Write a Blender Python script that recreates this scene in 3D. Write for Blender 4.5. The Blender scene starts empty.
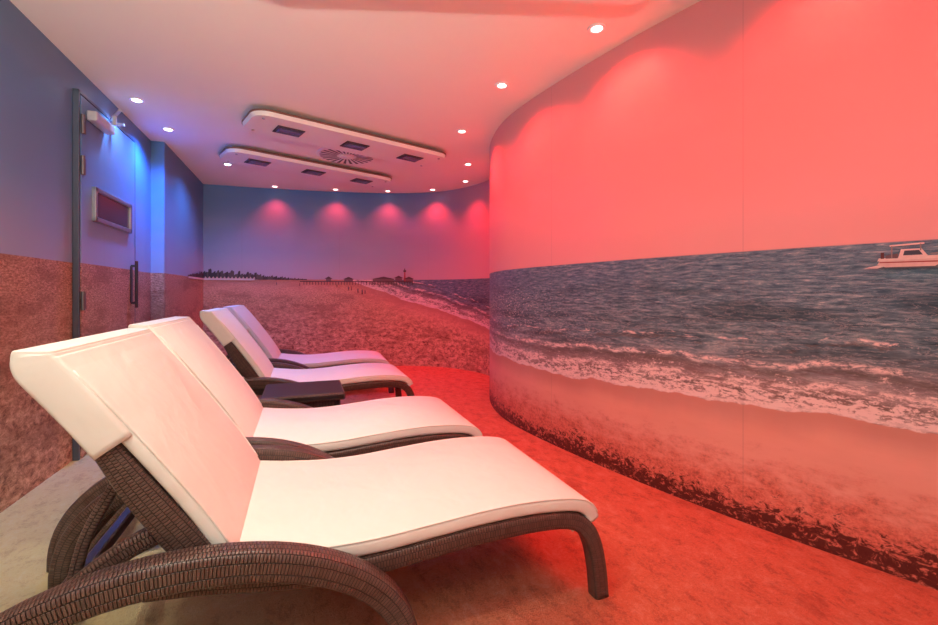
import bpy, bmesh, math, random
from mathutils import Vector, Matrix
random.seed(7)
S = bpy.context.scene
S.view_settings.view_transform = 'Standard'
S.view_settings.look = 'None'
S.view_settings.exposure = 0.0
F = 450.0; HC = 1.05; HR = 2.49; YH = 293.0
CA = math.atan2(165, 450); CX, SX = math.cos(CA), math.sin(CA)

# ------------------------------------------------------------------ wall plan
def catmull(pts, n=8):
    P = [Vector(p) for p in pts]; P = [P[0]*2-P[1]] + P + [P[-1]*2-P[-2]]
    out = []
    for i in range(1, len(P)-2):
        for k in range(n):
            t = k/n; a, b, c, d = P[i-1:i+3]
            out.append(.5*((2*b)+(c-a)*t+(2*a-5*b+4*c-d)*t*t+(3*b-a-3*c+d)*t**3))
    out.append(P[-2]); return out
WR = catmull([(-1.25, 6.79), (-.6, 6.77), (-.055, 6.72), (.614, 6.62), (1.309, 6.44), (1.82, 6.13), (2.10, 5.69), (2.2, 5.2), (2.0, 4.62), (1.74, 4.15), (1.59, 3.6), (1.575, 3.1), (1.69, 2.3), (1.86, 1.6), (2.10, .92), (2.4, .2), (2.7, -.6), (2.9, -1.5)], 10)
WL = [Vector(p) for p in ((-1.36, -1.5), (-1.36, 5.03), (-1.25, 5.03), (-1.25, 6.79))]
def arclen(path):
    a = [0]
    for i in range(1, len(path)): a.append(a[-1]+(path[i]-path[i-1]).length)
    return a
AR = arclen(WR); AL = arclen(WL)
SPLIT = 70
def s_bearing(px):
    best = (1e9, 0)
    for i in range(SPLIT, len(WR)-1):
        for k in range(5):
            p = WR[i].lerp(WR[i+1], k/5); X = CX*p.x-SX*p.y; Y = SX*p.x+CX*p.y
            if Y > .3: best = min(best, (abs(469+F*X/Y-px), AR[i]+(AR[i+1]-AR[i])*k/5))
    return best[1]
S_JOINT = s_bearing(743); S_BOAT = s_bearing(912)

# ------------------------------------------------------------------ node helper
class NB:
    def __init__(s, name):
        s.m = bpy.data.materials.new(name); s.m.use_nodes = True
        s.t = s.m.node_tree; s.N = s.t.nodes; s.L = s.t.links
        s.b = s.N.get('Principled BSDF')
    def put(s, sock, v):
        if v is None: return
        if isinstance(v, bpy.types.NodeSocket): s.L.new(v, sock)
        else:
            if sock.type == 'RGBA' and len(v) == 3: v = (*v, 1)
            sock.default_value = v
    def math(s, op, a, b=None, c=None, clamp=False):
        n = s.N.new('ShaderNodeMath'); n.operation = op; n.use_clamp = clamp
        s.put(n.inputs[0], a); s.put(n.inputs[1], b); s.put(n.inputs[2], c)
        return n.outputs[0]
    def smooth(s, x, a, b, lo=0., hi=1.):
        n = s.N.new('ShaderNodeMapRange'); n.interpolation_type = 'SMOOTHSTEP'
        s.put(n.inputs[0], x); s.put(n.inputs[1], a); s.put(n.inputs[2], b); s.put(n.inputs[3], lo); s.put(n.inputs[4], hi)
        return n.outputs[0]
    def mix(s, f, a, b, mode='MIX'):
        n = s.N.new('ShaderNodeMix'); n.data_type = 'RGBA'; n.blend_type = mode
        s.put(n.inputs[0], f); s.put(n.inputs[6], a); s.put(n.inputs[7], b)
        return n.outputs[2]
    def ramp(s, f, stops, interp='LINEAR'):
        n = s.N.new('ShaderNodeValToRGB'); cr = n.color_ramp; cr.interpolation = interp
        while len(cr.elements) < len(stops): cr.elements.new(0.5)
        for e, (p, c) in zip(cr.elements, stops):
            e.position = p
            e.color = (c, c, c, 1) if not isinstance(c, (tuple, list)) else (*c, 1)
        s.put(n.inputs[0], f)
        return n.outputs[0]
    def sep(s, v):
        n = s.N.new('ShaderNodeSeparateXYZ'); s.put(n.inputs[0], v); return n.outputs
    def noise(s, v, scale=1., detail=4., rough=.55, dist=0.):
        n = s.N.new('ShaderNodeTexNoise'); s.put(n.inputs['Vector'], v); n.inputs['Scale'].default_value = scale
        n.inputs['Detail'].default_value = detail; n.inputs['Roughness'].default_value = rough
        n.inputs['Distortion'].default_value = dist
        return n.outputs[0]
    def uv(s): return s.N.new('ShaderNodeTexCoord').outputs['UV']
    def obj(s): return s.N.new('ShaderNodeTexCoord').outputs['Object']
    def scl(s, v, k):
        n = s.N.new('ShaderNodeVectorMath'); n.operation = 'MULTIPLY'; s.put(n.inputs[0], v); n.inputs[1].default_value = k
        return n.outputs[0]
    def bump(s, h, st=.3, d=.01):
        n = s.N.new('ShaderNodeBump'); n.inputs['Strength'].default_value = st; n.inputs['Distance'].default_value = d
        s.put(n.inputs['Height'], h); s.L.new(n.outputs[0], s.b.inputs['Normal'])
    def out(s, col, rough=.6, metal=0., spec=.5):
        s.put(s.b.inputs['Base Color'], col); s.put(s.b.inputs['Roughness'], rough)
        s.b.inputs['Metallic'].default_value = metal
        s.b.inputs['Specular IOR Level'].default_value = spec
        return s.m

def plain(name, col, rough=.6, metal=0., spec=.5, var=.06, scale=30):
    n = NB(name)
    f = n.noise(n.obj(), scale, 3)
    c = n.mix(f, tuple(max(0, x*(1-var)) for x in col), tuple(min(1, x*(1+var)) for x in col))
    return n.out(c, rough, metal, spec)

def emis(name, col, st):
    n = NB(name); n.out((.8, .8, .8))
    n.b.inputs['Emission Color'].default_value = (*col, 1); n.b.inputs['Emission Strength'].default_value = st
    return n.m

# ------------------------------------------------------------------ mural materials
def mural(name, mode):
    n = NB(name)
    uv = n.uv(); o = n.sep(uv); s_, z = o[0], o[1]
    ZH = 1.24
    tz = n.math('DIVIDE', n.math('SUBTRACT', z, ZH), 1.25)
    if mode == 'left':
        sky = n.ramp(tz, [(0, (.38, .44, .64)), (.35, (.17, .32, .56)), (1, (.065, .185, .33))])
    else:
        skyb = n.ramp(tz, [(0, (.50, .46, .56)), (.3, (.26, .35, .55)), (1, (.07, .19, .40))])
        sky_redlit = n.ramp(tz, [(0, (.80, .42, .40)), (.5, (.78, .37, .35)), (1, (.70, .31, .31))])  # right-hand sky: red lamp wash put into the print colour
        sky = n.mix(n.smooth(s_, 2.3, 5.0), skyb, sky_redlit)
    cl = n.noise(n.scl(uv, (.5, 1.6, 1)), 1.2, 3, .45)
    sky = n.mix(n.smooth(cl, .4, .8, 0, .10), sky, (.8, .74, .8))
    # sand: trampled beach, grain gets finer towards the printed horizon
    lo = n.smooth(z, .35, 1.15)
    g1 = n.noise(n.scl(uv, (1, 1.6, 1)), 14, 13, .84, .4)
    g2 = n.noise(n.scl(uv, (1, 2.6, 1)), 40, 11, .84, .3)
    gm = n.mix(lo, g1, g2)
    if mode == 'left':
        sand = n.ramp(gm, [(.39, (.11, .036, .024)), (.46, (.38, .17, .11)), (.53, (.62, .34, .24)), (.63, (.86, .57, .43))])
    else:
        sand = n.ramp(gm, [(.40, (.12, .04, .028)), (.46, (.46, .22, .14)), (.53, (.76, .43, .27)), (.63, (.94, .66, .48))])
    big = n.noise(n.scl(uv, (1, 2.5, 1)), 2.2, 8, .72)
    sand = n.mix(n.smooth(big, .49, .61, 0, .5), sand, (.22, .085, .05))
    col = sand
    if mode != 'left':
        f = n.math('DIVIDE', s_, 12.0)
        zs = n.ramp(f, [(0, 1.0), (1.75/12, 1.0), (1.95/12, .96), (2.6/12, .78), (3.2/12, .64), (3.8/12, .52), (4.4/12, .45), (5.2/12, .42), (7/12, .41), (9/12, .45), (1, .46)])
        zs = n.math('MULTIPLY', zs, 1.24)
        wob = n.noise(n.scl(uv, (1., .3, 1)), 2.2, 4, .6)
        zs = n.math('ADD', zs, n.math('MULTIPLY', n.math('SUBTRACT', wob, .5), .13))
        d = n.math('SUBTRACT', z, zs)
        rt = n.smooth(s_, 4.4, 5.2)
        wet = n.mix(n.noise(n.scl(uv, (.6, 3, 1)), 3, 4), (.76, .32, .24), (.90, .46, .37))
        grain = n.noise(uv, 60, 7, .78)
        low = n.noise(n.scl(uv, (1, 2, 1)), 9, 9, .74)
        drys = n.ramp(n.math('MULTIPLY_ADD', grain, .6, n.math('MULTIPLY', low, .4)), [(.38, (.22, .025, .018)), (.48, (.64, .14, .09)), (.60, (.84, .26, .18))])
        wet = n.mix(n.smooth(n.math('MULTIPLY_ADD', n.math('SUBTRACT', low, .5), .5, z), .36, .12, 0, .85), wet, drys)
        wetm = n.math('MAXIMUM', n.math('MULTIPLY', n.smooth(d, -.32, -.06), .55), rt)
        col = n.mix(wetm, col, wet)
        col = n.mix(n.math('MULTIPLY', n.smooth(d, -.14, -.01), .5), col, (.42, .18, .15))
        # seaweed near base
        sw = n.noise(n.scl(uv, (1, 1.5, 1)), 22, 12, .80, .6)
        swl = n.noise(n.scl(uv, (1, .2, 1)), 1.6, 3)
        top = n.math('MULTIPLY_ADD', swl, .30, .0)
        th = n.smooth(n.math('DIVIDE', z, top), .1, 1.6, .41, .66)
        swm = n.smooth(n.math('SUBTRACT', sw, th), 0., .06)
        swm = n.math('MULTIPLY', swm, n.smooth(s_, 4.3, 4.9))
        col = n.mix(n.math('MULTIPLY', swm, .92), col, (.055, .008, .008))
        # sea
        w1 = n.noise(n.scl(uv, (1.3, 7, 1)), 3.2, 12, .76, .6)
        w2 = n.noise(n.scl(uv, (2.8, 20, 1)), 4.2, 11, .76, .3)
        w = n.mix(n.smooth(z, .62, 1.08), w1, w2)
        sea = n.ramp(w, [(.38, (.012, .04, .06)), (.45, (.06, .12, .155)), (.53, (.15, .24, .285)), (.60, (.36, .44, .47)), (.67, (.82, .80, .80))])
        far = n.ramp(w, [(.38, (.04, .105, .165)), (.47, (.09, .19, .26)), (.57, (.19, .31, .38)), (.67, (.56, .60, .63))])
        sea = n.mix(n.smooth(z, .85, 1.18), sea, far)
        sw1 = n.noise(n.scl(uv, (.8, 6.5, 1)), 1.5, 4, .5, .5)
        sea = n.mix(n.math('MULTIPLY', n.smooth(sw1, .53, .38, 0, .75), n.smooth(z, 1.22, .95)), sea, (.025, .065, .09))
        r2 = n.noise(n.scl(uv, (1.6, 9, 1)), 5.5, 8, .68, .9)
        rl = n.smooth(n.math('ABSOLUTE', n.math('SUBTRACT', r2, .53)), .018, .0)
        sea = n.mix(n.math('MULTIPLY', rl, n.smooth(z, 1.15, .7, .2, .65)), sea, (.74, .68, .68))
        sea = n.mix(n.math('MULTIPLY', n.smooth(d, .30, .02), .65), sea, (.50, .29, .25))
        # breaking crests
        fo = n.noise(n.scl(uv, (1, 2.2, 1)), 26, 11, .82, .3)
        fo2 = n.noise(n.scl(uv, (1, 3.5, 1)), 5, 6, .7, .6)
        wl = n.noise(n.scl(uv, (.8, .2, 1)), 2.0, 5, .65)
        crest = None
        for (off, amp, wd, cut) in ((.105, .10, .026, .42), (.20, .12, .020, .45), (.30, .14, .013, .50)):
            dd = n.math('SUBTRACT', n.math('SUBTRACT', d, off), n.math('MULTIPLY', n.math('SUBTRACT', wl, .5), amp))
            c1 = n.smooth(n.math('ABSOLUTE', dd), wd, wd*.2)
            c1 = n.math('MULTIPLY', c1, n.smooth(fo2, cut, cut+.07))
            fc = n.math('MULTIPLY', n.smooth(n.math('ABSOLUTE', n.math('ADD', dd, wd*1.6)), wd*1.5, 0.), n.smooth(fo2, cut-.05, cut+.05))
            sea = n.mix(n.math('MULTIPLY', fc, .65), sea, (.13, .10, .09))
            crest = c1 if crest is None else n.math('MAXIMUM', crest, c1)
        crest = n.math('MULTIPLY', crest, n.smooth(fo, .42, .52))
        foam = n.math('SUBTRACT', n.math('MULTIPLY_ADD', fo, .65, n.math('MULTIPLY', fo2, .35)), n.smooth(d, 0., .28, .455, .62))
        foam = n.smooth(foam, 0., .04)
        foam = n.math('MAXIMUM', foam, n.math('MULTIPLY', n.smooth(n.math('ABSOLUTE', n.math('SUBTRACT', d, .010)), .012, .003), .7))
        foam = n.math('MAXIMUM', foam, crest)
        sea = n.mix(n.math('MULTIPLY', foam, .9), sea, (.95, .76, .72))
        # glitter
        gl = n.noise(n.scl(uv, (1, 2.0, 1)), 48, 2, .6)
        glm = n.math('MULTIPLY', n.smooth(gl, .60, .65), n.math('MULTIPLY', n.smooth(z, 1.14, 1.0), n.smooth(z, .60, .85)))
        glm = n.math('MULTIPLY', glm, n.math('MULTIPLY', n.smooth(s_, 4.7, 5.2), n.smooth(s_, 7.4, 6.0)))
        sea = n.mix(glm, sea, (1, .95, .9))
        col = n.mix(n.smooth(d, -.004, .004), col, sea)
    col = n.mix(n.smooth(z, ZH-.003, ZH+.003), col, sky)
    off = (1.27*.5 - (S_JOINT % 1.27)) if mode != 'left' else .35
    fr = n.math('FRACT', n.math('DIVIDE', n.math('ADD', s_, off+12.7), 1.27))
    jm = n.smooth(n.math('ABSOLUTE', n.math('SUBTRACT', fr, .5)), .0022, .0008)
    col = n.mix(n.math('MULTIPLY', jm, .22), col, (.2, .12, .12))
    return n.out(col, .40, 0., .35)

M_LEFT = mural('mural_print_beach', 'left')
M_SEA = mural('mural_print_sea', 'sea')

def mk_wicker():
    n = NB('woven_brown_wicker')
    uv = n.uv()
    b = n.N.new('ShaderNodeTexBrick')
    n.put(b.inputs['Vector'], uv)
    b.offset = .5
    b.inputs['Color1'].default_value = (.145, .086, .070, 1); b.inputs['Color2'].default_value = (.10, .060, .050, 1)
    b.inputs['Mortar'].default_value = (.016, .009, .008, 1)
    b.inputs['Scale'].default_value = 1.; b.inputs['Mortar Size'].default_value = .0015; b.inputs['Mortar Smooth'].default_value = .8
    b.inputs['Brick Width'].default_value = .0085; b.inputs['Row Height'].default_value = .019
    h = n.math('SUBTRACT', 1., b.outputs['Fac'])
    n.bump(h, 1., .005)
    return n.out(b.outputs['Color'], .34, 0, .5)
M_WICK = mk_wicker()

def mk_cloth():
    n = NB('cream_upholstery')
    uv = n.obj()
    f = n.noise(uv, 3.0, 3)
    c = n.mix(f, (.76, .75, .69), (.82, .81, .75))
    w = n.noise(uv, 6, 3, .5, .4)
    n.bump(w, .3, .03)
    return n.out(c, .5, 0, .3)
M_CLOTH = mk_cloth()

def mk_floor():
    n = NB('printed_sand_floor_lamp_tinted')
    p = n.obj()
    a = n.noise(p, 1.1, 4, .55, .3)
    b = n.noise(n.scl(p, (1, .6, 1)), 14, 12, .84, .3)
    c = n.noise(p, 100, 5, .8)
    o = n.sep(p)
    lamp_tint = n.smooth(n.math('ADD', o[0], n.math('MULTIPLY', n.math('SUBTRACT', a, .5), 1.0)), -.7, .8)  # white lamp light at left, red at right, put into the sand colour
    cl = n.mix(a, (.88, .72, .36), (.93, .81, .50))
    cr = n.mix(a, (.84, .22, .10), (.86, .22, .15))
    col = n.mix(lamp_tint, cl, cr)
    dk = n.mix(lamp_tint, (.60, .42, .20), (.44, .06, .035))
    lt = n.mix(lamp_tint, (.95, .88, .66), (.97, .44, .32))
    col = n.mix(n.smooth(b, .50, .60, 0, .55), col, dk)
    col = n.mix(n.smooth(b, .48, .40, 0, .5), col, lt)
    col = n.mix(n.smooth(c, .50, .60, 0, .4), col, lt)
    pt = n.noise(n.scl(p, (1, .6, 1)), 2.6, 8, .72)
    col = n.mix(n.smooth(pt, .55, .64, 0, .4), col, dk)
    h = n.math('ADD', n.math('MULTIPLY', b, .7), n.math('MULTIPLY', c, .3))
    n.bump(h, 1., .04)
    return n.out(col, .5, 0, .3)
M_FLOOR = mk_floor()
M_CEIL = plain('ceiling_paint', (.86, .84, .77), .7, 0, .2, .02, 3)
M_WALLF = plain('painted_wall', (.60, .60, .58), .7)
M_METAL = plain('brushed_steel', (.42, .43, .46), .35, .85)
M_DARKM = plain('dark_metal', (.08, .07, .08), .4, .5)
M_GLASS = plain('smoked_glass', (.03, .035, .05), .12, 0, .6)
M_PANEL = plain('heater_enamel', (.82, .80, .75), .35, 0, .5, .02)
M_RIM = plain('heater_rim', (.20, .09, .07), .4)
M_SCREEN = plain('heater_window_glass', (.06, .07, .12), .15, 0, .7)
M_WHITE = plain('white_enamel', (.85, .82, .8), .3)
E_FILL = emis('fill_glow_white', (1, .93, .88), 14)
E_RED = emis('lamp_glow_red', (1, .55, .5), 9)
E_BLUE = emis('lamp_glow_blue', (.75, .82, 1), 16)

# ------------------------------------------------------------------ mesh helpers
def link(name, me, parent=None, loc=None):
    ob = bpy.data.objects.new(name, me); S.collection.objects.link(ob)
    if parent: ob.parent = parent
    if loc: ob.location = loc
    return ob
def finish(bm, name, mats, smooth=False, recalc=True):
    if recalc: bmesh.ops.recalc_face_normals(bm, faces=bm.faces)
    me = bpy.data.meshes.new(name); bm.to_mesh(me); bm.free()
    for m in mats: me.materials.append(m)
    return me
def empty(name, loc=(0, 0, 0), rz=0.):
    e = bpy.data.objects.new(name, None); S.collection.objects.link(e)
    e.location = loc; e.rotation_euler = (0, 0, rz); e.empty_display_size = .1
    return e
def box(bm, c, d, mi=0, rot=None, bev=0., seg=2):
    uvl = bm.loops.layers.uv.verify()
    vs = []
    for x in (-.5, .5):
        for y in (-.5, .5):
            for z in (-.5, .5):
                v = Vector((x*d[0], y*d[1], z*d[2]))
                if rot: v = rot @ v
                vs.append(bm.verts.new(v+Vector(c)))
    fs = []
    for q in ((0, 1, 3, 2), (4, 6, 7, 5), (0, 4, 5, 1), (2, 3, 7, 6), (0, 2, 6, 4), (1, 5, 7, 3)):
        fs.append(bm.faces.new([vs[i] for i in q]))
    if bev:
        r = bmesh.ops.bevel(bm, geom=list({e for f in fs for e in f.edges}), offset=bev, segments=seg, affect='EDGES', profile=.5)
        fs = list(set([f for f in fs if f.is_valid] + r['faces']))
    for f in fs:
        f.material_index = mi; f.normal_update(); nn = f.normal
        for l in f.loops:
            v = l.vert.co
            if abs(nn.z) >= max(abs(nn.x), abs(nn.y)): l[uvl].uv = (v.x, v.y)
            elif abs(nn.x) > abs(nn.y): l[uvl].uv = (v.z, v.y)
            else: l[uvl].uv = (v.z, v.x)
    return fs
def lathe(bm, prof, c, mi=0, n=24, mats=None, M=None):
    rings = []
    for (r, z) in prof:
        ring = []
        for i in range(n):
            a = 2*math.pi*i/n; v = Vector((r*math.cos(a), r*math.sin(a), z))
            if M: v = M @ v
            ring.append(bm.verts.new(v+Vector(c)))
        rings.append(ring)
    for k in range(len(rings)-1):
        for i in range(n):
            f = bm.faces.new((rings[k][i], rings[k][(i+1) % n], rings[k+1][(i+1) % n], rings[k+1][i]))
            f.material_index = mats[k] if mats else mi
    for ring, k in ((rings[0], 0), (rings[-1], -1)):
        f = bm.faces.new(ring); f.material_index = mats[k] if mats else mi
def rrect(hw, hn, r, k=3):
    out = []
    for (sx, sy, a0) in ((1, 1, 0), (-1, 1, 90), (-1, -1, 180), (1, -1, 270)):
        for i in range(k+1):
            a = math.radians(a0+90*i/k)
            out.append((sx*(hw-r)+r*math.cos(a), sy*(hn-r)+r*math.sin(a)))
    return out
def sweep(bm, path, tc, hw, hn, r=.01, mi=0, flare=None, off=0.):
    """path in the (s,z) plane, extruded rounded rectangle; local x=-s, y=t"""
    uvl = bm.loops.layers.uv.verify()
    P = [Vector(p) for p in path]; rings = []; arc = 0; arcs = []
    for i, p in enumerate(P):
        t = (P[min(i+1, len(P)-1)]-P[max(i-1, 0)]).normalized()
        nn = Vector((-t.y, t.x))
        if i: arc += (P[i]-P[i-1]).length
        arcs.append(arc)
        fw, fn = flare(i/(len(P)-1)) if flare else (1, 1)
        cs = rrect(hw*fw, hn*fn, min(r, hw*fw*.98, hn*fn*.98))
        ring = []
        for (a, b) in cs:
            q = p+nn*(b+off)
            ring.append(bm.verts.new((-q.x, tc+a, q.y)))
        rings.append(ring)
    cs = rrect(hw, hn, r); per = [0]
    for i in range(len(cs)):
        a = Vector(cs[i]); b = Vector(cs[(i+1) % len(cs)]); per.append(per[-1]+(b-a).length)
    m = len(cs)
    for k in range(len(rings)-1):
        for i in range(m):
            j = (i+1) % m
            f = bm.faces.new((rings[k][i], rings[k][j], rings[k+1][j], rings[k+1][i]))
            f.material_index = mi; f.smooth = True
            for l, (uu, vv) in zip(f.loops, ((arcs[k], per[i]), (arcs[k], per[i+1]), (arcs[k+1], per[i+1]), (arcs[k+1], per[i]))):
                l[uvl].uv = (uu, vv)
    for ring in (rings[0], rings[-1]):
        f = bm.faces.new(ring); f.material_index = mi
        for l in f.loops: l[uvl].uv = (l.vert.co.y, l.vert.co.z)

# ------------------------------------------------------------------ room shell
def wallpt(path, A, s, off):
    for i in range(len(A)-1):
        if s <= A[i+1] or i == len(A)-2:
            t = (s-A[i])/(A[i+1]-A[i]); p = path[i].lerp(path[i+1], t); d = (path[i+1]-path[i]).normalized()
            return p+Vector((d.y, -d.x))*off
def wallmesh(name, path, A, i0, i1, mat, smooth):
    bm = bmesh.new(); uvl = bm.loops.layers.uv.verify(); prev = None
    for i in range(i0, i1+1):
        a = bm.verts.new((path[i].x, path[i].y, 0)); b = bm.verts.new((path[i].x, path[i].y, HR))
        if prev:
            f = bm.faces.new((prev[0], prev[1], b, a)); f.smooth = smooth
            for l, (u, v) in zip(f.loops, ((A[i-1], 0), (A[i-1], HR), (A[i], HR), (A[i], 0))): l[uvl].uv = (u, v)
        prev = (a, b)
    return link(name, finish(bm, name, [mat], recalc=False))
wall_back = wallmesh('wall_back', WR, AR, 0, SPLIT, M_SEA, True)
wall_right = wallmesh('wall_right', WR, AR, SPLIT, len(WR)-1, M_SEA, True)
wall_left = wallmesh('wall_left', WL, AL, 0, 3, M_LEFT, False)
bm = bmesh.new(); box(bm, (.77, -1.55, HR/2), (4.4, .1, HR)); link('wall_front', finish(bm, 'wall_front', [M_WALLF]))
outline = [tuple(p) for p in WL[:-1]] + [tuple(p) for p in WR]
def slab(name, z0, z1, mat):
    bm = bmesh.new()
    lo = [bm.verts.new((x, y, z0)) for x, y in outline]; hi = [bm.verts.new((x, y, z1)) for x, y in outline]
    bm.faces.new(lo); bm.faces.new(hi)
    for i in range(len(lo)):
        j = (i+1) % len(lo); bm.faces.new((lo[i], lo[j], hi[j], hi[i]))
    return link(name, finish(bm, name, [mat]))
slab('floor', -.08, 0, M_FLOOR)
slab('ceiling', HR, HR+.08, M_CEIL)

# ------------------------------------------------------------------ printed details of the mural
def decal(name, path, A, polys, parent, off=.004):
    mats = []; bm = bmesh.new()
    for k, (pts, col) in enumerate(polys):
        key = 'ink_%02x%02x%02x' % tuple(int(c*255) for c in col)
        m = bpy.data.materials.get(key) or plain(key, col, .5, 0, .3, .15, 60)
        if m not in mats: mats.append(m)
        vs = []
        for (s, z) in pts:
            p = wallpt(path, A, s, off+.0002*k); vs.append(bm.verts.new((p.x, p.y, z)))
        f = bm.faces.new(vs); f.material_index = mats.index(m)
    bmesh.ops.triangulate(bm, faces=bm.faces)
    return link(name, finish(bm, name, mats), parent)
def R(s0, s1, z0, z1, c): return ([(s0, z0), (s1, z0), (s1, z1), (s0, z1)], c)
polys = []
TREE = (.07, .06, .06); TREE2 = (.12, .10, .09)
s = .0
while s < 1.28:
    w = random.uniform(.02, .04); top = 1.235+max(.02, .17*(1-s/1.35))*random.uniform(.55, 1.05)
    c = random.choice((TREE, TREE2))
    polys.append(([(s, 1.232), (s+w, 1.232), (s+w, top-.03*random.random()), (s+w*.7, top), (s+w*.3, top-.01), (s, top-.03*random.random())], c)); s += w*.8
polys.append(R(0, .62, 1.222, 1.246, (.75, .68, .64)))
for k in range(14):
    a = .03+k*.045; polys.append(([(a-.016, 1.246), (a+.016, 1.246), (a, 1.272)], (.7, .5, .42)))
PC = (.10, .07, .08)
polys.append(R(1.2, 2.78, 1.206, 1.218, PC))
for k in range(40):
    a = 1.25+k*.039; polys.append(R(a, a+.008, 1.165, 1.208, PC))
for a, b, t in ((1.55, 1.62, 1.25), (1.8, 1.92, 1.245), (2.2, 2.5, 1.25), (2.52, 2.62, 1.265), (2.66, 2.78, 1.25)):
    polys.append(R(a, b, 1.214, t, (.18, .13, .14))); polys.append(([(a-.02, t), (b+.02, t), ((a+b)/2, t+.035)], PC))
polys.append(([(2.645, 1.21), (2.675, 1.21), (2.668, 1.36), (2.652, 1.36)], (.40, .08, .10)))
polys.append(R(2.64, 2.68, 1.35, 1.375, PC))
polys.append(([(2.648, 1.375), (2.672, 1.375), (2.66, 1.41)], PC))
for a, zf, h in ((1.86, 1.08, .065), (1.90, 1.09, .055), (1.99, 1.05, .07), (1.70, 1.13, .045), (2.05, 1.03, .075), (2.09, 1.04, .055), (1.2, 1.15, .045), (.9, 1.16, .04)):
    ck = random.choice(((.10, .05, .05), (.35, .10, .08), (.14, .10, .14)))
    k = h/.085
    polys.append(([(a-.012*k, zf), (a-.005*k, zf), (a, zf+.4*h), (a+.006*k, zf), (a+.013*k, zf), (a+.009*k, zf+h*.5), (a-.009*k, zf+h*.5)], (.14, .07, .06)))
    polys.append(([(a-.009*k, zf+h*.45), (a+.009*k, zf+h*.45), (a+.014*k, zf+h*.78), (a-.014*k, zf+h*.78)], ck))
    polys.append(([(a-.005*k, zf+h*.82), (a+.005*k, zf+h*.82), (a+.006*k, zf+h*.93), (a, zf+h), (a-.006*k, zf+h*.93)], (.12, .06, .05)))
decal('mural_print_shoreline', WR, AR, polys, wall_back)
polys = []
e = AL[-1]; s = e-.85
while s < e-.01:
    w = random.uniform(.03, .06); k = (s-(e-.85))/.85
    top = 1.245+.02+.1*k*random.uniform(.5, 1.05)
    polys.append(([(s, 1.232), (min(s+w, e), 1.232), (min(s+w, e), top-.012), (s+w*.5 if s+w < e else s, top), (s, top-.015)], random.choice((TREE, TREE2)))); s += w*.9
polys.append(R(e-.85, e, 1.222, 1.244, (.75, .68, .64)))
decal('mural_print_treeline', WL, AL, polys, wall_left)
def B(pts, c, ox=S_BOAT-.10, oz=1.150, k=.19): return ([(ox+x*k, oz+y*k) for x, y in pts], c)
WHT = (.80, .66, .62)
boat = [B([(-.15, -.04), (.8, -.06), (1.15, -.03), (.9, .0), (.1, .02)], (.10, .14, .17)),
        B([(.0, .03), (.12, -.02), (.80, -.02), (1.0, .13), (.55, .12), (.04, .12)], (.70, .54, .50)),
        B([(.03, .065), (.9, .055), (.93, .08), (.03, .085)], (.35, .06, .06)),
        B([(.0, .10), (1.0, .13), (1.06, .19), (.02, .16)], WHT),
        B([(.12, .15), (.30, .15), (.30, .24), (.12, .21)], (.16, .12, .14)),
        B([(.30, .15), (.72, .16), (.62, .32), (.34, .32)], WHT),
        B([(.37, .20), (.64, .20), (.59, .29), (.39, .29)], (.06, .08, .11)),
        B([(.18, .38), (.66, .40), (.66, .43), (.18, .41)], WHT),
        B([(.20, .16), (.22, .16), (.22, .39), (.20, .39)], (.3, .25, .25)),
        B([(.60, .28), (.62, .28), (.62, .41), (.60, .41)], (.3, .25, .25)),
        B([(.05, .15), (.10, .15), (.10, .27), (.05, .27)], (.12, .05, .05)),
        B([(.74, .20), (1.0, .24), (1.0, .255), (.74, .22)], (.3, .25, .25)),
        B([(-.2, -.03), (.0, -.04), (.12, .0), (.0, .02)], (.7, .64, .62))]
decal('mural_print_boat', WR, AR, boat, wall_right, .006)

# ------------------------------------------------------------------ door
door = empty('door_1', (-1.36, 0, 0))
DY0, DY1, DH = 3.49, 4.50, 2.33
bm = bmesh.new(); uvl = bm.loops.layers.uv.verify()
fs = box(bm, (.022, (DY0+DY1)/2, DH/2-.01), (.03, DY1-DY0-.05, DH-.04))
for f in bm.faces:
    for l in f.loops: l[uvl].uv = (l.vert.co.y+1.5, l.vert.co.z)
link('slab', finish(bm, 'door_slab', [M_LEFT]), door)
bm = bmesh.new()
box(bm, (.018, DY0+.010, DH/2), (.034, .020, DH), 0, bev=.003)
box(bm, (.018, DY1-.008, DH/2), (.034, .016, DH), 0, bev=.003)
box(bm, (.018, (DY0+DY1)/2, DH-.010), (.034, DY1-DY0, .020), 0, bev=.003)
link('frame', finish(bm, 'door_frame', [plain('grey_blue_frame', (.10, .12, .17), .4, .3)]), door)
bm = bmesh.new()
a, b, c, d = 3.67, 4.34, 1.53, 1.76
box(bm, (.045, (a+b)/2, c+.015), (.03, b-a, .03), 0, bev=.004); box(bm, (.045, (a+b)/2, d-.015), (.03, b-a, .03), 0, bev=.004)
box(bm, (.045, a+.015, (c+d)/2), (.03, .03, d-c), 0, bev=.004); box(bm, (.045, b-.015, (c+d)/2), (.03, .03, d-c), 0, bev=.004)
box(bm, (.041, (a+b)/2, (c+d)/2), (.014, b-a-.05, d-c-.05), 1)
link('vision_panel', finish(bm, 'door_vision', [M_METAL, M_GLASS]), door)
bm = bmesh.new()
box(bm, (.07, 3.72, 2.20), (.06, .30, .065), 0, bev=.012)
box(bm, (.12, 3.80, 2.285), (.018, .30, .012), 0, Matrix.Rotation(.5, 3, 'Z'))
box(bm, (.12, 3.80, 2.25), (.02, .02, .06), 0)
box(bm, (.07, 3.98, 2.285), (.10, .03, .014), 0)
link('door_closer', finish(bm, 'door_closer', [plain('closer_silver', (.55, .56, .60), .35, .3)]), door)
bm = bmesh.new()
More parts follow.
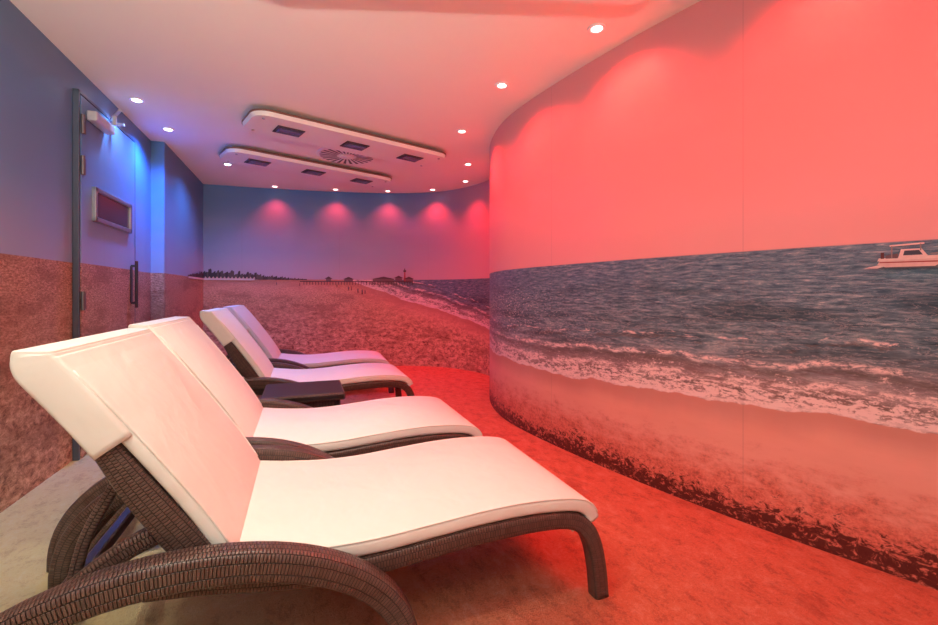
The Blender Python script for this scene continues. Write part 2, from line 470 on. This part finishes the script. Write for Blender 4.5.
for z in (.25, 1.0, 1.86, 2.12):
    lathe(bm, [(.012, -.06), (.012, .06)], (.045, DY0+.03, z), 0, 12); box(bm, (.04, DY0+.055, z), (.006, .05, .1))
link('hinges', finish(bm, 'door_hinges', [plain('hinge_grey', (.18, .17, .19), .4, .6)]), door)
bm = bmesh.new()
hy = DY1-.11
lathe(bm, [(.011, -.19), (.011, .19)], (.075, hy, 1.12), 0, 14)
for z in (.97, 1.27): box(bm, (.056, hy, z), (.04, .018, .018), 0, bev=.003)
box(bm, (.04, hy, 1.12), (.006, .045, .30), 0, bev=.002)
link('pull_handle', finish(bm, 'door_handle', [M_DARKM]), door)

# ------------------------------------------------------------------ sun lounger meshes
seatp = catmull([(.0, .275), (.03, .318), (.10, .340), (.25, .352), (.40, .350), (.55, .340), (.72, .328), (.86, .328), (1.0, .340), (1.13, .358)], 6)
B0 = Vector((1.12, .35)); B1 = Vector((1.515, .895)); BD = (B1-B0)
def bp(f, o=0.):
    d = BD.normalized(); n_ = Vector((-d.y, d.x)); return tuple(B0+BD*f+n_*o)
bm = bmesh.new()
sweep(bm, seatp, .36, .345, .024, .014, 0)
me_seat = finish(bm, 'lounger_seat_cushion', [M_CLOTH])
bm = bmesh.new()
BC = [bp(.0, .008), bp(.05, .018), bp(.25, .030), bp(.5, .034), bp(.75, .033), bp(.90, .028), bp(.985, .020)]
sweep(bm, catmull(BC, 6), .36, .345, .020, .014, 0)
me_back = finish(bm, 'lounger_back_cushion', [M_CLOTH])
bm = bmesh.new()
e1 = Vector(bp(.97, .0))
sweep(bm, catmull([bp(.61, .000), bp(.75, .002), bp(.88, .001), tuple(e1), (e1.x+.008, e1.y+.026), (e1.x+.008, e1.y+.040)], 6), .36, .352, .047, .012, 0,
      flare=lambda f: (1, 1 if f < .6 else 1-.22*((f-.6)/.4)))
me_hood = finish(bm, 'lounger_head_cover', [M_CLOTH])
bm = bmesh.new()
for tc in (.018, .702):
    sweep(bm, seatp[2:], tc, .003, .003, .0025, 0, off=.021)
    sweep(bm, catmull(BC[1:-1], 5), tc, .003, .003, .0025, 0, off=.018)
for tc in (.05, .67):
    sweep(bm, [(.015, .30), (.05, .262), (.075, .235)], tc, .012, .003, .002, 0)
me_pipe = finish(bm, 'lounger_piping', [M_CLOTH])
bm = bmesh.new()
rail = catmull([(1.30, .325), (1.16, .310), (1.0, .285), (.86, .272), (.72, .274), (.55, .288), (.40, .298), (.22, .299), (.10, .286), (.035, .250), (.0, .19), (-.02, .10), (-.03, .0)], 6)
for tc in (.038, .682):
    sweep(bm, rail, tc, .028, .028, .012, 0)
    sweep(bm, catmull([bp(-.04, -.036), bp(.4, -.030), bp(.62, -.018), bp(.93, -.004)], 6), tc, .024, .042, .012, 0, flare=lambda f: (1, 1.1-.6*f))
    sweep(bm, catmull([(1.22, .47), (1.36, .41), (1.52, .28), (1.66, .10), (1.70, .0)], 6), tc+(.01 if tc < .3 else -.01), .020, .024, .01, 0)
    sweep(bm, catmull([bp(.50, -.07), (1.44, .45), (1.47, .33)], 5), tc+(.055 if tc < .3 else -.055), .012, .014, .008, 0)
for tc in (-.030, .750):
    arch = [(1.205-.55*math.cos(math.pi*k/44), .385*math.sin(math.pi*k/44)**.82) for k in range(45)]
    sweep(bm, arch, tc, .036, .032, .016, 0, flare=lambda f: (1, 1+.25*math.sin(math.pi*f)))
def cross(s, z, hs, hz): box(bm, (-s, .36, z), (hs*2, .60, hz*2), 0, bev=.006)
cross(.10, .265, .02, .026); cross(.62, .262, .02, .02); cross(1.12, .28, .02, .025); cross(1.47, .33, .016, .016); cross(1.62, .14, .018, .018)
sweep(bm, [bp(.04, -.030), bp(.5, -.030), bp(.90, -.020)], .36, .31, .010, .004, 0)
sweep(bm, [(p.x, p.y-.036) for p in seatp[12:]], .36, .31, .008, .004, 0)
me_frame = finish(bm, 'lounger_wicker_frame', [M_WICK])
def lounger(t, u, rz=0.):
    e = empty('sun_lounger', (.935+u, 1.281+t, 0), rz)
    for nm, me in (('seat_cushion', me_seat), ('back_cushion', me_back), ('head_cover', me_hood), ('piping', me_pipe), ('wicker_frame', me_frame)):
        link(nm, me, e)
lounger(0, 0); lounger(.913, -.06); lounger(2.42, -.09); lounger(3.42, -.10, math.radians(-2))

# ------------------------------------------------------------------ wicker side table
tb = empty('wicker_side_table', (0.0, 3.33, 0))
bm = bmesh.new()
box(bm, (0, 0, .365), (.52, .48, .05), 0, bev=.014, seg=3)
for sx in (-1, 1):
    for sy in (-1, 1): box(bm, (sx*.205, sy*.185, .17), (.05, .05, .34), 0, bev=.01)
for sx in (-1, 1):
    box(bm, (sx*.21, 0, .26), (.02, .34, .17), 0); box(bm, (0, sx*.19, .26), (.38, .02, .17), 0)
    box(bm, (sx*.205, 0, .07), (.03, .34, .03), 0); box(bm, (0, sx*.185, .07), (.38, .03, .03), 0)
link('woven_body', finish(bm, 'table_body', [M_WICK]), tb)

# ------------------------------------------------------------------ lights helper
def spot(parent, loc, col, energy, cone, blend=.6, aim=(0, 0, -1), rad=.03):
    L = bpy.data.lights.new('spot_lamp', 'SPOT'); L.energy = energy; L.color = col
    L.spot_size = math.radians(cone); L.spot_blend = blend; L.shadow_soft_size = rad
    lo = bpy.data.objects.new('spot_lamp', L); S.collection.objects.link(lo)
    lo.parent = parent; lo.location = loc
    v = Vector(aim)
    if parent: v = Matrix.Rotation(-parent.rotation_euler.z, 3, 'Z') @ v
    lo.rotation_euler = v.to_track_quat('-Z', 'Y').to_euler()
WARM = (1, .93, .78)

# ------------------------------------------------------------------ ceiling heater panels
def heater(cx, cy, ang, fill_spots, L=1.85, W=.5):
    e = empty('ceiling_heater_panel', (cx, cy, HR), math.radians(ang))
    bm = bmesh.new()
    def prism(hw, hh, r, z0, z1, mi, taper=0.):
        a = [bm.verts.new((x, y, z1)) for x, y in rrect(hw, hh, r, 8)]; b = [bm.verts.new((x, y, z0)) for x, y in rrect(hw-taper, hh-taper, r-taper, 8)]
        for f in (bm.faces.new(a), bm.faces.new(b)): f.material_index = mi
        for i in range(len(a)):
            j = (i+1) % len(a); f = bm.faces.new((a[i], a[j], b[j], b[i])); f.material_index = mi
    prism(L/2-.08, W/2-.08, .09, -.035, 0, 1)
    prism(L/2, W/2, .13, -.048, -.034, 1)
    prism(L/2-.004, W/2-.004, .128, -.080, -.0481, 0, .012)
    link('body', finish(bm, 'heater_body', [M_PANEL, M_RIM]), e)
    bm = bmesh.new()
    for x in (-L*.32, 0, L*.32):
        box(bm, (x, 0, -.084), (.22, .17, .008), 0, bev=.003)
        box(bm, (x, 0, -.090), (.185, .135, .006), 1)
        box(bm, (x, -.02, -.0935), (.16, .06, .003), 2)
    link('infrared_windows', finish(bm, 'heater_windows', [M_DARKM, M_SCREEN, plain('heater_reflector', (.15, .18, .30), .2, .4)]), e)
    bm = bmesh.new()
    for x in (-L*.45, L*.45):
        for y in (-W*.32, W*.32): lathe(bm, [(.012, 0), (.012, -.006), (.006, -.009)], (x, y, -.079), 0, 12)
    link('screw_caps', finish(bm, 'heater_screws', [M_METAL]), e)
    for (x, en, cone, aim) in fill_spots: spot(e, (x, 0, -.11), WARM, en, cone, .7, aim, .05)  # added white spots under the panels, light the loungers
heater(.44, 4.26, 19, [(-.5, 28, 80, (-.18, -.3, -1))]); heater(.10, 5.36, 21, [(0, 17, 90, (-.15, -.5, -1))])
heater(.60, 1.74, -17, [(-.55, 33, 76, (-.08, -.05, -1)), (-.25, 34, 60, (-.28, .55, -1))])

bm = bmesh.new()
lathe(bm, [(.30, 0), (.30, -.006), (.285, -.012), (.0001, -.012)], (0, 0, 0), 0, 40)
for i in range(24):
    a = 2*math.pi*i/24; d = Vector((math.cos(a), math.sin(a), 0)); p = Vector((-d.y, d.x, 0))
    vs = [bm.verts.new(v+Vector((0, 0, -.0135))) for v in (d*.10-p*.006, d*.27-p*.016, d*.27+p*.016, d*.10+p*.006)]
    f = bm.faces.new(vs); f.material_index = 1
lathe(bm, [(.07, -.012), (.07, -.02), (.05, -.024)], (0, 0, 0), 0, 24)
link('swirl_air_diffuser', finish(bm, 'diffuser', [M_PANEL, M_DARKM]), None, (.42, 4.86, HR))

# ------------------------------------------------------------------ recessed downlights
def dl_mesh(name, em):
    bm = bmesh.new()
    lathe(bm, [(.030, -.001), (.032, -.006), (.046, -.008), (.050, -.001)], (0, 0, 0), 0, 24)
    lathe(bm, [(.030, -.0015), (.026, -.0062)], (0, 0, -.0022), 1, 24)
    return finish(bm, name, [M_WHITE, em])
DM = {'r': dl_mesh('downlight_r', E_RED), 'w': dl_mesh('fill_downlight_w', E_FILL), 'b': dl_mesh('downlight_b', E_BLUE)}
def downlight(x, y, kind, col, energy, cone, blend=.6, aim=(0, 0, -1), rad=.03):
    o = link('recessed_downlight', DM[kind], None, (x, y, HR))
    if energy: spot(o, (0, 0, -.045), col, energy, cone, blend, aim, rad)
RED = (1, .03, .02); PNK = (1, .03, .035)
for (x, y, e, cn) in ((1.494, 2.057, 72, 140), (1.286, 2.847, 60, 140), (1.318, 3.778, 60, 140), (1.72, 4.72, 46, 150)):
    downlight(x, y, 'r', RED, e, cn, 1., (.16, 0, -1))
downlight(1.78, 1.10, 'r', RED, 66, 145, 1., (.06, -.02, -1))
downlight(2.05, .35, 'r', RED, 50, 150, 1., (.05, -.05, -1))
for (x, y) in ((1.95, 5.45), (1.68, 6.05), (1.11, 6.35), (.41, 6.50), (-.37, 6.60)):
    downlight(x, y, 'r', PNK, 40, 108, 1., (0, .08, -1))
downlight(-1.17, 4.0, 'b', (.22, .44, 1), 28, 130, .8, (-.1, .1, -1))
downlight(-1.12, 4.62, 'b', (.03, .22, 1), 115, 140, .9, (-.12, .0, -1))
downlight(-.80, 5.65, 'b', (.14, .36, 1), 40, 150, .8)
downlight(-.85, .7, 'w', (1, .90, .68), 95, 140, .9)  # added white downlight out of view, brightens left floor and wall
downlight(-1.02, 1.85, 'w', (1, .90, .68), 34, 110, .9, (-.05, .12, -1))  # extra unseen downlight, added to brighten the left sand
downlight(-.4, -.6, 'w', WARM, 30, 150, .8)  # added white fill downlight behind the camera

# added fill uplighters, unseen behind the camera, to brighten ceiling and walls
for x, en in ((-.9, 290), (.0, 250)):
    bm = bmesh.new(); lathe(bm, [(.05, -.12), (.11, .0), (.12, .10), (.105, .10), (.04, -.08)], (0, 0, 0), 0, 24)
    box(bm, (0, -.08, 0), (.08, .08, .14), 0, bev=.01)
    o = link('fill_uplighter', finish(bm, 'fill_uplighter_body', [M_WHITE]), None, (x, -1.38, 1.15))
    spot(o, (0, 0, .13), (.97, .95, .84), en, 100, .8, (-.18, 1.15, 1.05), .06)

w = bpy.data.worlds.new('World'); S.world = w; w.use_nodes = True
w.node_tree.nodes['Background'].inputs[0].default_value = (.02, .02, .02, 1)

# ------------------------------------------------------------------ camera
cam = bpy.data.cameras.new('camera'); co = bpy.data.objects.new('camera', cam); S.collection.objects.link(co)
cam.sensor_width = 36; cam.lens = 36*F/938; cam.shift_y = -(312.5-YH)/938; cam.clip_start = .02
co.location = (0, 0, HC); co.rotation_euler = (math.radians(90), 0, -CA)
S.camera = co
